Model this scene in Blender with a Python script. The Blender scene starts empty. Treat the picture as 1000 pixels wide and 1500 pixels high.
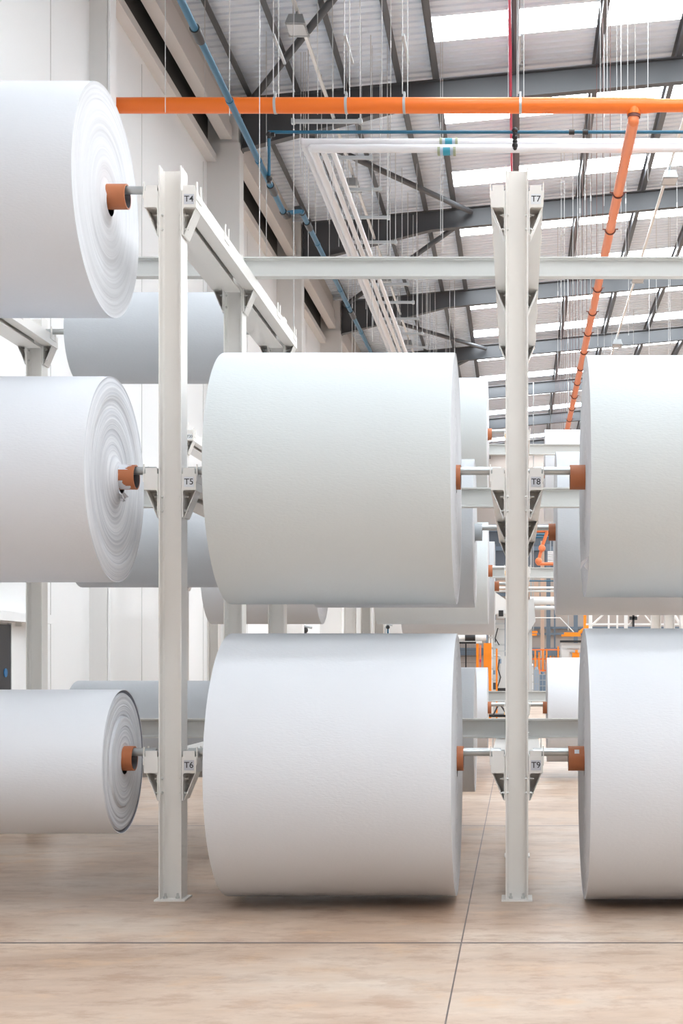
import bpy, math, random
from mathutils import Vector
random.seed(7)
SC = bpy.context.scene
COL = SC.collection
R = math.radians

# ------------------------------------------------------------------ camera, world, exposure
F, VX, VY, CZ = 2005.0, 758.0, 966.0, 1.766      # focal length in px, vanishing point, camera height
cam = bpy.data.cameras.new('camera'); co = bpy.data.objects.new('camera', cam); COL.objects.link(co)
co.location = (0, 0, CZ); co.rotation_euler = (R(90), 0, 0)
cam.sensor_width = 36; cam.sensor_height = 36; cam.lens = 36*F/1500
cam.shift_x = (500-VX)/1500; cam.shift_y = (VY-750)/1500
cam.clip_end = 300
SC.camera = co
SC.view_settings.view_transform = 'Standard'; SC.view_settings.look = 'None'
SC.view_settings.exposure = 0.40; SC.view_settings.gamma = 1
SC.view_settings.use_curve_mapping = False
SKYLIGHT = 12.0
w = bpy.data.worlds.new('world'); SC.world = w; w.use_nodes = True
nt = w.node_tree; bg = nt.nodes['Background']
tc = nt.nodes.new('ShaderNodeTexCoord'); sep = nt.nodes.new('ShaderNodeSeparateXYZ')
ramp = nt.nodes.new('ShaderNodeValToRGB')
nt.links.new(tc.outputs['Generated'], sep.inputs[0]); nt.links.new(sep.outputs['Z'], ramp.inputs[0])
ramp.color_ramp.elements[0].position = 0.0; ramp.color_ramp.elements[0].color = (.35, .35, .36, 1)
ramp.color_ramp.elements[1].position = 0.7; ramp.color_ramp.elements[1].color = (1, 1.0, 1.01, 1)
nt.links.new(ramp.outputs[0], bg.inputs[0]); bg.inputs[1].default_value = 0.35

def at(px, py, D):
    return Vector(((px-VX)*D/F, D, CZ+(VY-py)*D/F))

# ------------------------------------------------------------------ materials
def mat(name, col, rough=.5, metal=0, bump=None, var=None, emit=None, spec=None, stretch=(1, 1, 1)):
    m = bpy.data.materials.new(name); m.use_nodes = True
    n = m.node_tree; b = n.nodes['Principled BSDF']
    b.inputs['Base Color'].default_value = (*col, 1); b.inputs['Roughness'].default_value = rough
    b.inputs['Metallic'].default_value = metal
    if spec is not None: b.inputs['Specular IOR Level'].default_value = spec
    if emit:
        b.inputs['Emission Color'].default_value = (*col, 1); b.inputs['Emission Strength'].default_value = emit
    t = n.nodes.new('ShaderNodeTexCoord'); mp = n.nodes.new('ShaderNodeMapping')
    mp.inputs['Scale'].default_value = stretch
    n.links.new(t.outputs['Object'], mp.inputs[0])
    if var:
        sc, amt = var
        no = n.nodes.new('ShaderNodeTexNoise'); no.inputs['Scale'].default_value = sc; no.inputs['Detail'].default_value = 4
        n.links.new(mp.outputs[0], no.inputs[0])
        mx = n.nodes.new('ShaderNodeMix'); mx.data_type = 'RGBA'
        mx.inputs['A'].default_value = (*[c*(1-amt) for c in col], 1); mx.inputs['B'].default_value = (*[min(1, c*(1+amt)) for c in col], 1)
        n.links.new(no.outputs[0], mx.inputs['Factor']); n.links.new(mx.outputs['Result'], b.inputs['Base Color'])
    if bump:
        sc, st, dist = bump
        no = n.nodes.new('ShaderNodeTexNoise'); no.inputs['Scale'].default_value = sc; no.inputs['Detail'].default_value = 3
        n.links.new(mp.outputs[0], no.inputs[0])
        bp = n.nodes.new('ShaderNodeBump'); bp.inputs['Strength'].default_value = st; bp.inputs['Distance'].default_value = dist
        n.links.new(no.outputs[0], bp.inputs['Height']); n.links.new(bp.outputs[0], b.inputs['Normal'])
    return m

def paper_mat(name, col):
    return mat(name, col, .75, bump=(62, .35, .004), var=(3, .012), spec=.2, stretch=(.6, 1.6, 1.6))

def ring_mat(name, col, dark, amt):
    """wound sheet edges: fine concentric layers about the roll axis (object X)"""
    m = bpy.data.materials.new(name); m.use_nodes = True
    n = m.node_tree; b = n.nodes['Principled BSDF']; b.inputs['Roughness'].default_value = .85
    b.inputs['Specular IOR Level'].default_value = .1
    t = n.nodes.new('ShaderNodeTexCoord'); s = n.nodes.new('ShaderNodeSeparateXYZ'); n.links.new(t.outputs['Object'], s.inputs[0])
    def mth(op, a, b_=None):
        k = n.nodes.new('ShaderNodeMath'); k.operation = op
        for i, v in enumerate((a, b_)):
            if v is None: continue
            if isinstance(v, (int, float)): k.inputs[i].default_value = v
            else: n.links.new(v, k.inputs[i])
        return k.outputs[0]
    r2 = mth('ADD', mth('MULTIPLY', s.outputs['Y'], s.outputs['Y']), mth('MULTIPLY', s.outputs['Z'], s.outputs['Z']))
    r = mth('SQRT', r2)
    cmb = n.nodes.new('ShaderNodeCombineXYZ'); n.links.new(r, cmb.inputs[0])
    n.links.new(mth('MULTIPLY', s.outputs['Z'], .02), cmb.inputs[1])
    no = n.nodes.new('ShaderNodeTexNoise'); no.inputs['Scale'].default_value = 60; no.inputs['Detail'].default_value = 5
    n.links.new(cmb.outputs[0], no.inputs[0])
    rp = n.nodes.new('ShaderNodeValToRGB'); rp.color_ramp.elements[0].position = .3; rp.color_ramp.elements[1].position = .6
    rp.color_ramp.elements[0].color = (*dark, 1); rp.color_ramp.elements[1].color = (*col, 1)
    n.links.new(no.outputs[0], rp.inputs[0]); n.links.new(rp.outputs[0], b.inputs['Base Color'])
    bp = n.nodes.new('ShaderNodeBump'); bp.inputs['Strength'].default_value = amt; bp.inputs['Distance'].default_value = .01
    n.links.new(no.outputs[0], bp.inputs['Height']); n.links.new(bp.outputs[0], b.inputs['Normal'])
    return m

M = {}
M['paper'] = paper_mat('white_paper', (.725, .745, .785))
M['paper_warm'] = paper_mat('soft_white_paper', (.735, .745, .775))
M['paper_blue'] = paper_mat('shaded_white_paper', (.60, .625, .66))  # darker copy of the white paper, shade of the inner rows in its colour
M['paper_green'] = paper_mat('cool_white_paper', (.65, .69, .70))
M['paper_end'] = ring_mat('paper_edge', (.74, .745, .77), (.67, .675, .70), .25)
M['paper_end_rough'] = ring_mat('rough_paper_edge', (.80, .805, .83), (.60, .61, .65), .6)
M['paper_rim_shadow'] = mat('rim_shadow_paper', (.25, .26, .30), .8)  # dark tone painted for the shadow under the offset outer layer
M['core'] = mat('brown_card_core', (.47, .155, .06), .5, var=(6, .08))
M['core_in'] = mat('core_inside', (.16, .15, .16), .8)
M['core_grey'] = mat('grey_wrapped_core', (.42, .45, .47), .7, var=(15, .1))
M['shaft'] = mat('zinc_shaft', (.52, .54, .54), .32, .75, var=(9, .3), bump=(30, .2, .002), stretch=(.4, 2, 2))
M['stub'] = mat('zinc_stub', (.45, .46, .46), .4, .6)
M['cream'] = mat('cream_painted_steel', (.85, .825, .79), .38, var=(2, .02))
M['beamgrey'] = mat('grey_painted_beam', (.66, .66, .64), .38, var=(2, .02))
M['bolt'] = mat('zinc_bolt', (.62, .62, .60), .35, .5)
M['plate'] = mat('label_plate', (.62, .63, .67), .5)
M['plate_w'] = mat('white_label_plate', (.78, .80, .82), .5)
M['yellow'] = mat('yellow_sticker', (.9, .55, .12), .5)
M['ink'] = mat('label_ink', (.03, .03, .035), .6)
M['wall'] = mat('white_wall_panel', (.95, .96, .97), .5, var=(.5, .012))
M['pilaster'] = mat('pale_cladding', (.80, .79, .775), .5)
M['taupe'] = mat('taupe_trim', (.60, .57, .545), .5)
M['girt'] = mat('pale_girt', (.72, .69, .67), .5)
M['shadowgap'] = mat('gap_shadow_strip', (.07, .07, .07), .7)  # colour stands for the shadow in the gap between girt and beam
M['seam'] = mat('panel_seam', (.5, .5, .49), .6)
M['roof'] = mat('roof_sheet', (.76, .83, .92), .45)
M['raft'] = mat('graphite_steel', (.085, .09, .098), .45)
M['purlin'] = mat('dark_purlin', (.095, .10, .11), .4)
M['orange'] = mat('orange_pipe_paint', (.90, .19, .02), .35)
M['orange_lt'] = mat('orange_pipe_paint_pale', (.84, .24, .09), .35)
M['blue'] = mat('blue_pipe', (.013, .12, .215), .4)
M['black'] = mat('black_fitting', (.015, .016, .018), .4)
M['whitepipe'] = mat('white_pipe_wrap', (.78, .78, .80), .35, bump=(18, .3, .004))
M['teal'] = mat('teal_sleeve', (.03, .28, .38), .4)
M['olive'] = mat('olive_collar', (.33, .36, .24), .5)
M['galv'] = mat('galvanised', (.50, .52, .53), .4, .4)
M['wire'] = mat('zinc_rod', (.60, .60, .60), .4, .3)
M['lampbody'] = mat('lamp_body', (.36, .38, .39), .4, .3)
M['lampglass'] = mat('lamp_glass', (.55, .56, .57), .2)
M['whitemetal'] = mat('white_metal', (.78, .78, .77), .4)
M['red'] = mat('red_pipe', (.62, .03, .09), .4)
M['clamp'] = mat('brown_clamp', (.14, .045, .035), .5)
M['sky'] = mat('skylight_panel', (.89, .955, 1), .5, emit=SKYLIGHT)
M['doordark'] = mat('charcoal_door', (.022, .026, .033), .35)
M['bluedot'] = mat('blue_sign', (.02, .18, .42), .4)
M['safety'] = mat('safety_orange', (.95, .27, .01), .4)
M['mesh'] = mat('black_guard_wire', (.05, .05, .055), .5)
M['machine'] = mat('machine_grey', (.60, .61, .61), .45)
M['steelblue'] = mat('blue_grey_steel', (.17, .22, .28), .5)
M['beige'] = mat('beige_cladding', (.50, .435, .395), .6, var=(1.2, .05))
M['peach'] = mat('peach_board', (.70, .50, .38), .6)
M['tankw'] = mat('white_tank', (.82, .84, .86), .3)
M['tankb'] = mat('blue_tank', (.20, .28, .38), .3)
M['tankb2'] = mat('pale_blue_tank', (.42, .50, .60), .3)

# floor
def floor_mat():
    m = bpy.data.materials.new('polished_concrete'); m.use_nodes = True
    n = m.node_tree; b = n.nodes['Principled BSDF']; L = n.links.new
    g = n.nodes.new('ShaderNodeNewGeometry')
    def noise(scale, st, detail=6, rough=.6):
        mp = n.nodes.new('ShaderNodeMapping'); mp.inputs['Scale'].default_value = st; L(g.outputs['Position'], mp.inputs[0])
        k = n.nodes.new('ShaderNodeTexNoise'); k.inputs['Scale'].default_value = scale; k.inputs['Detail'].default_value = detail
        k.inputs['Roughness'].default_value = rough; L(mp.outputs[0], k.inputs[0]); return k.outputs[0]
    def rampn(src, stops):
        r = n.nodes.new('ShaderNodeValToRGB'); e = r.color_ramp.elements
        e[0].position, e[0].color = stops[0][0], (*stops[0][1], 1); e[1].position, e[1].color = stops[-1][0], (*stops[-1][1], 1)
        for p, c in stops[1:-1]:
            k = e.new(p); k.color = (*c, 1)
        L(src, r.inputs[0]); return r.outputs[0]
    def mix(kind, f, a, b_):
        k = n.nodes.new('ShaderNodeMix'); k.data_type = 'RGBA'; k.blend_type = kind
        if isinstance(f, float): k.inputs['Factor'].default_value = f
        else: L(f, k.inputs['Factor'])
        L(a, k.inputs['A'])
        if isinstance(b_, tuple): k.inputs['B'].default_value = (*b_, 1)
        else: L(b_, k.inputs['B'])
        return k.outputs['Result']
    base = rampn(noise(.9, (.6, 1, 1)), [(.32, (.44, .31, .225)), (.5, (.54, .415, .325)), (.68, (.61, .51, .425))])
    mott = rampn(noise(5, (.7, 1.5, 1), 8, .7), [(.3, (.82, .78, .74)), (.55, (1, 1, 1))])
    c = mix('MULTIPLY', .75, base, mott)
    rust = rampn(noise(.55, (.5, 1.1, 1), 5), [(.55, (0, 0, 0)), (.75, (1, 1, 1))])
    c = mix('MIX', rust, c, (.60, .43, .30))
    spots = rampn(noise(16, (.6, 2.2, 1), 6, .75), [(.66, (0, 0, 0)), (.78, (.55, .55, .55))])
    c = mix('MIX', spots, c, (.36, .27, .21))
    streak = rampn(noise(1.3, (.3, 2.4, 1), 5, .65), [(.32, (.76, .74, .74)), (.56, (1, 1, 1))])
    c = mix('MULTIPLY', .5, c, streak)
    blot = rampn(noise(2.6, (1, 1.6, 1), 10, .72), [(.40, (.80, .72, .66)), (.50, (1, 1, 1)), (.62, (1.0, .97, .93))])
    c = mix('MULTIPLY', .8, c, blot)
    och = rampn(noise(1.7, (1, 1.3, 1), 7, .68), [(.56, (0, 0, 0)), (.70, (.75, .75, .75))])
    c = mix('MIX', och, c, (.58, .385, .235))
    scr = rampn(noise(14, (.45, 3, 1), 10, .85), [(.60, (0, 0, 0)), (.72, (.6, .6, .6))])
    c = mix('MIX', scr, c, (.46, .35, .28))
    sp = n.nodes.new('ShaderNodeSeparateXYZ'); L(g.outputs['Position'], sp.inputs[0])
    def line(src, off, half, wd):
        a = n.nodes.new('ShaderNodeMath'); a.operation = 'SUBTRACT'; L(src, a.inputs[0]); a.inputs[1].default_value = off
        p = n.nodes.new('ShaderNodeMath'); p.operation = 'PINGPONG'; L(a.outputs[0], p.inputs[0]); p.inputs[1].default_value = half
        l = n.nodes.new('ShaderNodeMath'); l.operation = 'LESS_THAN'; L(p.outputs[0], l.inputs[0]); l.inputs[1].default_value = wd
        return l.outputs[0]
    l1 = line(sp.outputs['X'], -.351, 3.0, .0045); l2 = line(sp.outputs['Y'], 8.53, 3.0, .018)
    gz = line(sp.outputs['Y'], 8.50, 3.0, .16); gn = rampn(noise(6, (1, 3, 1), 10, .8), [(.50, (0, 0, 0)), (.64, (.7, .7, .7))])
    gm = n.nodes.new('ShaderNodeMath'); gm.operation = 'MULTIPLY'; L(gz, gm.inputs[0]); L(gn, gm.inputs[1])
    c = mix('MIX', gm.outputs[0], c, (.30, .20, .16))
    mx = n.nodes.new('ShaderNodeMath'); mx.operation = 'MAXIMUM'; L(l1, mx.inputs[0]); L(l2, mx.inputs[1])
    c = mix('MIX', mx.outputs[0], c, (.13, .10, .095))
    L(c, b.inputs['Base Color'])
    rr = n.nodes.new('ShaderNodeMapRange'); rr.inputs['To Min'].default_value = .30; rr.inputs['To Max'].default_value = .5
    L(noise(3, (.4, 2, 1)), rr.inputs['Value']); L(rr.outputs[0], b.inputs['Roughness'])
    bp = n.nodes.new('ShaderNodeBump'); bp.inputs['Strength'].default_value = .06; bp.inputs['Distance'].default_value = .01
    L(noise(7, (1, 1, 1)), bp.inputs['Height']); L(bp.outputs[0], b.inputs['Normal'])
    return m
M['floor'] = floor_mat()

# ------------------------------------------------------------------ mesh helpers
class MB:
    def __init__(s): s.v = []; s.f = []; s.mi = []
    def add(s, vs, fs, mi=0):
        o = len(s.v); s.v += [tuple(v) for v in vs]; s.f += [tuple(i+o for i in f) for f in fs]; s.mi += [mi]*len(fs); return s
    def box(s, x0, x1, y0, y1, z0, z1, mi=0):
        vs = [(x, y, z) for x in (x0, x1) for y in (y0, y1) for z in (z0, z1)]
        return s.add(vs, [(0, 1, 3, 2), (4, 6, 7, 5), (0, 4, 5, 1), (2, 3, 7, 6), (0, 2, 6, 4), (1, 5, 7, 3)], mi)
    def prism(s, poly, axis, a0, a1, mi=0):
        n = len(poly)
        def mk(p, a):
            return (a, p[0], p[1]) if axis == 'x' else (p[0], a, p[1]) if axis == 'y' else (p[0], p[1], a)
        vs = [mk(p, a0) for p in poly]+[mk(p, a1) for p in poly]
        fs = [tuple(range(n)), tuple(range(2*n-1, n-1, -1))]+[(i, i+n, (i+1) % n+n, (i+1) % n) for i in range(n)]
        return s.add(vs, fs, mi)
    def tube(s, p0, p1, r, n=12, r2=None, mi=0, caps=True):
        p0, p1 = Vector(p0), Vector(p1); d = (p1-p0).normalized()
        a = Vector((0, 0, 1)) if abs(d.z) < .9 else Vector((1, 0, 0))
        u = d.cross(a).normalized(); v = d.cross(u); r2 = r if r2 is None else r2
        vs = [p0+(u*math.cos(2*math.pi*i/n)+v*math.sin(2*math.pi*i/n))*r for i in range(n)]
        vs += [p1+(u*math.cos(2*math.pi*i/n)+v*math.sin(2*math.pi*i/n))*r2 for i in range(n)]
        fs = [(i, (i+1) % n, (i+1) % n+n, i+n) for i in range(n)]
        if caps: fs += [tuple(range(n-1, -1, -1)), tuple(range(n, 2*n))]
        return s.add(vs, fs, mi)
    def path(s, pts, r, n=12, mi=0):
        for a, b in zip(pts, pts[1:]): s.tube(a, b, r, n, mi=mi)
        for p in pts[1:-1]: s.ball(p, r*1.02, mi=mi)
        return s
    def ball(s, c, r, n=10, mi=0):
        c = Vector(c); vs = []; m = 6
        for j in range(m+1):
            th = math.pi*j/m
            for i in range(n):
                ph = 2*math.pi*i/n
                vs.append(c+Vector((math.sin(th)*math.cos(ph), math.sin(th)*math.sin(ph), math.cos(th)))*r)
        fs = [(j*n+i, (j+1)*n+i, (j+1)*n+(i+1) % n, j*n+(i+1) % n) for j in range(m) for i in range(n)]
        return s.add(vs, fs, mi)
    def lathe(s, prof, seg=96, mis=None, wob=None):
        """profile of (x, r) about the X axis"""
        vs = []
        for (x, r) in prof:
            for i in range(seg):
                a = 2*math.pi*i/seg
                rr = r*(1+(wob(x, a) if wob else 0))
                vs.append((x, rr*math.cos(a), rr*math.sin(a)))
        o = len(s.v); s.v += vs
        for j in range(len(prof)-1):
            for i in range(seg):
                s.f.append((o+j*seg+i, o+j*seg+(i+1) % seg, o+(j+1)*seg+(i+1) % seg, o+(j+1)*seg+i)); s.mi.append(mis[j] if mis else 0)
        return s
    def build(s, name, mats, parent=None, smooth=False, loc=None):
        me = bpy.data.meshes.new(name); me.from_pydata(s.v, [], s.f)
        for m in (mats if isinstance(mats, (list, tuple)) else [mats]): me.materials.append(M[m] if isinstance(m, str) else m)
        me.polygons.foreach_set('material_index', s.mi)
        if smooth:
            me.polygons.foreach_set('use_smooth', [True]*len(me.polygons))
        me.validate(); me.update()
        import bmesh
        b = bmesh.new(); b.from_mesh(me); bmesh.ops.recalc_face_normals(b, faces=b.faces)
        if smooth:
            for e in b.edges:
                if len(e.link_faces) == 2 and e.calc_face_angle(0) > R(38): e.smooth = False
        b.to_mesh(me); b.free()
        o = bpy.data.objects.new(name, me); COL.objects.link(o)
        if loc is not None: o.location = loc
        if parent is not None: o.parent = parent
        return o

def tag(o, label=None, cat=None, group=None, kind=None):
    if label: o['label'] = label
    if cat: o['category'] = cat
    if group: o['group'] = group
    if kind: o['kind'] = kind
    return o
def empty(name, loc, label, cat, group=None):
    o = bpy.data.objects.new(name, None); o.empty_display_size = .1; COL.objects.link(o); o.location = loc
    return tag(o, label, cat, group)
KIDS = {}
def copy_tree(o, parent=None):
    c = o.copy(); COL.objects.link(c); c.parent = parent
    for k in ('label', 'group'):
        if parent is None and k in c: del c[k]
    for ch in [x for x in COL.objects if x.parent == o]: copy_tree(ch, c)
    return c
def struct(o): o['kind'] = 'structure'; return o
def lettering(txt, size, center, parent, mat_='ink'):
    cu = bpy.data.curves.new('lettering', 'FONT'); cu.body = txt; cu.size = size; cu.extrude = .0006
    cu.align_x = 'CENTER'; cu.align_y = 'CENTER'; cu.offset = size*.008
    t = bpy.data.objects.new('tmp', cu); COL.objects.link(t)
    bpy.context.view_layer.update()
    me = bpy.data.meshes.new_from_object(t.evaluated_get(bpy.context.evaluated_depsgraph_get()))
    bpy.data.objects.remove(t); me.materials.clear(); me.materials.append(M[mat_]); me.name = 'lettering'
    o = bpy.data.objects.new('lettering', me); COL.objects.link(o); o.parent = parent
    o.location = center; o.rotation_euler = (R(90), 0, 0)
    return o

# ------------------------------------------------------------------ setting: floor, wall, roof
ROOF_X0, ROOF_Y0, ROOF_Y1, ROOF_X1 = -6.4, -14.0, 82.0, 22.0
def roofz(x): return 13.62+.094*(x+5.79)
struct(MB().box(-6.6, 24, -16, 82.4, -.2, 0).build('floor', 'floor'))
# left wall with doorway region
struct(MB().box(-6.7, -6.4, -14, 82, 0, 13.55).build('wall_left', 'wall'))
ew = struct(MB().box(-6.6, 22, 82, 82.3, 0, 16.4).build('wall_back', 'beige'))
# seams in the left wall
k = MB()
for y in [y for y in [14.2+4.55*i for i in range(15)] if True]:
    k.box(-6.4, -6.396, y, y+.014, 0, 11.9)
struct(k.build('trim_1', 'seam'))
# pale casing columns on the wall
def pilaster(y, xin, i, dep=.42):
    b = MB().box(-6.4, xin, y-dep, y, 0, 12.42)
    b.box(-6.4, xin-.03, y-dep+.04, y, 12.42, 13.4)
    return struct(b.build('trim_%d' % i, 'pilaster'))
pilaster(20.75, -6.12, 2, .3)
b = MB().box(-6.125, -6.085, 20.45, 20.75, 0, 13.0); struct(b.build('trim_3', 'wall'))
for i, y in enumerate((28.62, 36.75, 44.75, 52.75, 60.75, 68.75, 76.75)): pilaster(y, -5.73, 4+i)
for i, (a, bb) in enumerate(((10, 20.45), (20.75, 28.2), (28.62, 36.33), (36.75, 44.33), (44.75, 52.3), (52.75, 60.3), (60.75, 68.3), (68.75, 76.3))):
    struct(MB().box(-6.4, -6.2, a, bb-.05, 12.0, 12.16).build('trim_%d' % (20+i), 'girt'))
    struct(MB().box(-6.4, -6.38, a, bb, 12.16, 13.2).build('trim_%d' % (30+i), 'shadowgap'))  # flat strip on the wall, gap shadow painted in
    struct(MB().box(-6.12, -5.88, a, bb-.03, 12.47, 12.75).box(-6.12, -5.93, a, bb-.03, 12.75, 13.06).build('trim_%d' % (40+i), 'girt'))
    struct(MB().box(-6.4, -5.98, a, bb, 13.06, 13.52).build('trim_%d' % (50+i), 'taupe'))

# roof sheets: trapezoid profile, openings where the rooflights are
SKY = [26.62+4.15*i for i in range(-9, 14)]
def corr(x0, x1, y0, y1):
    b = MB(); p = .25; pts = []
    y = y0
    while y < y1-1e-4:
        for dy, dz in ((0, 0), (.15, 0), (.17, .035), (.23, .035)):
            if y+dy < y1: pts.append((y+dy, dz))
        y += p
    pts.append((y1, 0))
    vs = []; n = len(pts)
    for x in (x0, x1):
        for (yy, dz) in pts: vs.append((x, yy, roofz(x)+dz))
    b.add(vs, [(i, i+1, n+i+1, n+i) for i in range(n-1)])
    # upper skin closes the roof
    b.add([(x0, y0, roofz(x0)+.12), (x1, y0, roofz(x1)+.12), (x1, y1, roofz(x1)+.12), (x0, y1, roofz(x0)+.12)], [(0, 1, 2, 3)])
    return b
SKX = -1.68
k = corr(ROOF_X0, SKX, ROOF_Y0, ROOF_Y1)
edges = [ROOF_Y0]
for s_ in SKY: edges += [s_-.52, s_+.52]
edges.append(ROOF_Y1)
for a, bb in zip(edges[::2], edges[1::2]):
    if bb > a:
        t = corr(SKX, ROOF_X1, a, bb); k.add(t.v, t.f)
struct(k.build('ceiling', 'roof'))
for i, s_ in enumerate(SKY):
    if s_-.52 < ROOF_Y0: continue
    a, c = s_-.52, s_+.52
    b = MB().add([(SKX, a, roofz(SKX)), (ROOF_X1, a, roofz(ROOF_X1)), (ROOF_X1, c, roofz(ROOF_X1)), (SKX, c, roofz(SKX)),
                  (SKX, a, roofz(SKX)+.03), (ROOF_X1, a, roofz(ROOF_X1)+.03), (ROOF_X1, c, roofz(ROOF_X1)+.03), (SKX, c, roofz(SKX)+.03)],
                 [(3, 2, 1, 0), (4, 5, 6, 7), (0, 1, 5, 4), (1, 2, 6, 5), (2, 3, 7, 6), (3, 0, 4, 7)])
    struct(b.build('window_%d' % (i+1), 'sky'))

# purlins
PX = [-5.59, -4.59, -3.59, -2.48, -1.72, -.06, 1.63, 3.3, 4.95, 6.6, 8.25, 9.9, 11.55, 13.2]
for i, x in enumerate(PX):
    z = roofz(x)
    b = MB().box(x-.012, x+.012, ROOF_Y0, ROOF_Y1, z-.21, z-.01).box(x-.012, x+.10, ROOF_Y0, ROOF_Y1, z-.215, z-.2).box(x-.07, x+.012, ROOF_Y0, ROOF_Y1, z-.02, z-.008)
    wx = ['nearest the left wall', 'second from the left wall', 'third from the left wall', 'fourth from the left wall', 'at the ends of the rooflights',
          'above post T7', 'first beyond post T7', 'second beyond post T7', 'third beyond post T7'] + ['among the far right ones']*5
    tag(b.build('roof_purlin', 'purlin'), 'dark steel roof purlin running into the distance, ' + wx[i], 'purlin', 'roof purlins under the sheeting')
# rafters
for i, y in enumerate((20.5, 28.45, 36.55, 44.55, 52.55, 60.55, 68.55, 76.55)):
    b = MB(); x0, xk, x1 = -5.73, -2.3, 21.5
    zt = lambda x: roofz(x)-.215
    zb = lambda x: zt(x)-.52-(.55*(xk-x)/(xk-x0) if x < xk else 0)
    b.prism([(x0, zb(x0)), (xk, zb(xk)), (x1, zb(x1)), (x1, zt(x1)), (x0, zt(x0))], 'y', y-.006, y+.006)
    b.prism([(x0, zt(x0)-.02), (x1, zt(x1)-.02), (x1, zt(x1)), (x0, zt(x0))], 'y', y-.1, y+.1)
    b.prism([(x0, zb(x0)), (xk, zb(xk)), (x1, zb(x1)), (x1, zb(x1)+.02), (xk, zb(xk)+.02), (x0, zb(x0)+.02)], 'y', y-.1, y+.1)
    ords = ['nearest, above the front racks', 'first one behind the big orange pipe', 'second one behind the orange pipe', 'third one behind the orange pipe', 'fourth one behind the orange pipe',
            'fifth one behind the orange pipe', 'sixth one behind the orange pipe', 'farthest, near the end wall']
    r_ = empty('roof_rafter', (x0, y, zb(x0)), 'dark steel haunched rafter crossing the hall, ' + ords[i], 'rafter', 'roof rafters')
    o = b.build('beam', 'raft', r_); o.location = (-x0, -y, -zb(x0))
    e = MB().box(x0, x0+.02, y-.11, y+.11, zb(x0)-.02, zt(x0)); 
    for j in range(7): 
        for s_ in (-.06, .06): e.tube((x0+.02, y+s_, zb(x0)+.1+j*.14), (x0+.045, y+s_, zb(x0)+.1+j*.14), .018, 6)
    o = e.build('end_plate', 'raft', r_); o.location = (-x0, -y, -zb(x0))
# diagonal roof braces
zz = [(-1.2, 20.6, -5.6, 28.4), (-5.6, 28.6, -1.24, 36.4), (-1.24, 36.7, -5.6, 44.4), (-5.6, 44.7, -1.24, 52.4), (-1.24, 52.7, -5.6, 60.4)]
for i, (xa, ya, xb, yb) in enumerate(zz):
    b = MB().tube((xa, ya, roofz(xa)-.38), (xb, yb, roofz(xb)-.38), .07, 14)
    tag(b.build('roof_brace', 'raft', smooth=True), 'round dark diagonal brace under the roof, ' + ['upper left behind the lamp, above the orange pipe', 'below the white pipes',
        'running down left from the second rafter', 'in the fourth bay behind the cross beam', 'farthest one'][i], 'brace', 'diagonal roof braces')

# ------------------------------------------------------------------ racks
COLX = [-5.085, -2.54, -.006, 2.54]
RACKY = [10.0, 20.65]
POSTDY = [0, 2.21, 4.39]
RT = [1.054, 3.124, 5.19]        # rail tops
PW, PD, TF = .083, .186, .010
def post_proto(top):
    r_ = empty('upright_post', (0, 0, 0), '', 'post')
    b = MB().box(-PW, -PW+TF, 0, PD, .012, top).box(PW-TF, PW, 0, PD, .012, top).box(-PW+TF, PW-TF, PD/2-.004, PD/2+.004, .012, top-.01)
    for s_ in (-1, 1):   # root fillets
        x = s_*(PW-TF)
        b.prism([(x, PD/2-.016), (x-s_*.014, PD/2-.004), (x, PD/2-.004)], 'z', .012, top-.012)
    b.build('steel_section', 'cream', r_)
    MB().box(-.113, .113, -.018, PD+.02, 0, .012).build('base_plate', 'cream', r_)
    for s_ in (-.045, .045):
        MB().tube((s_, .045, .012), (s_, .045, .028), .016, 6).tube((s_, .045, .028), (s_, .045, .05), .008, 8).build('anchor_bolt', 'bolt', r_)
    return r_
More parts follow.
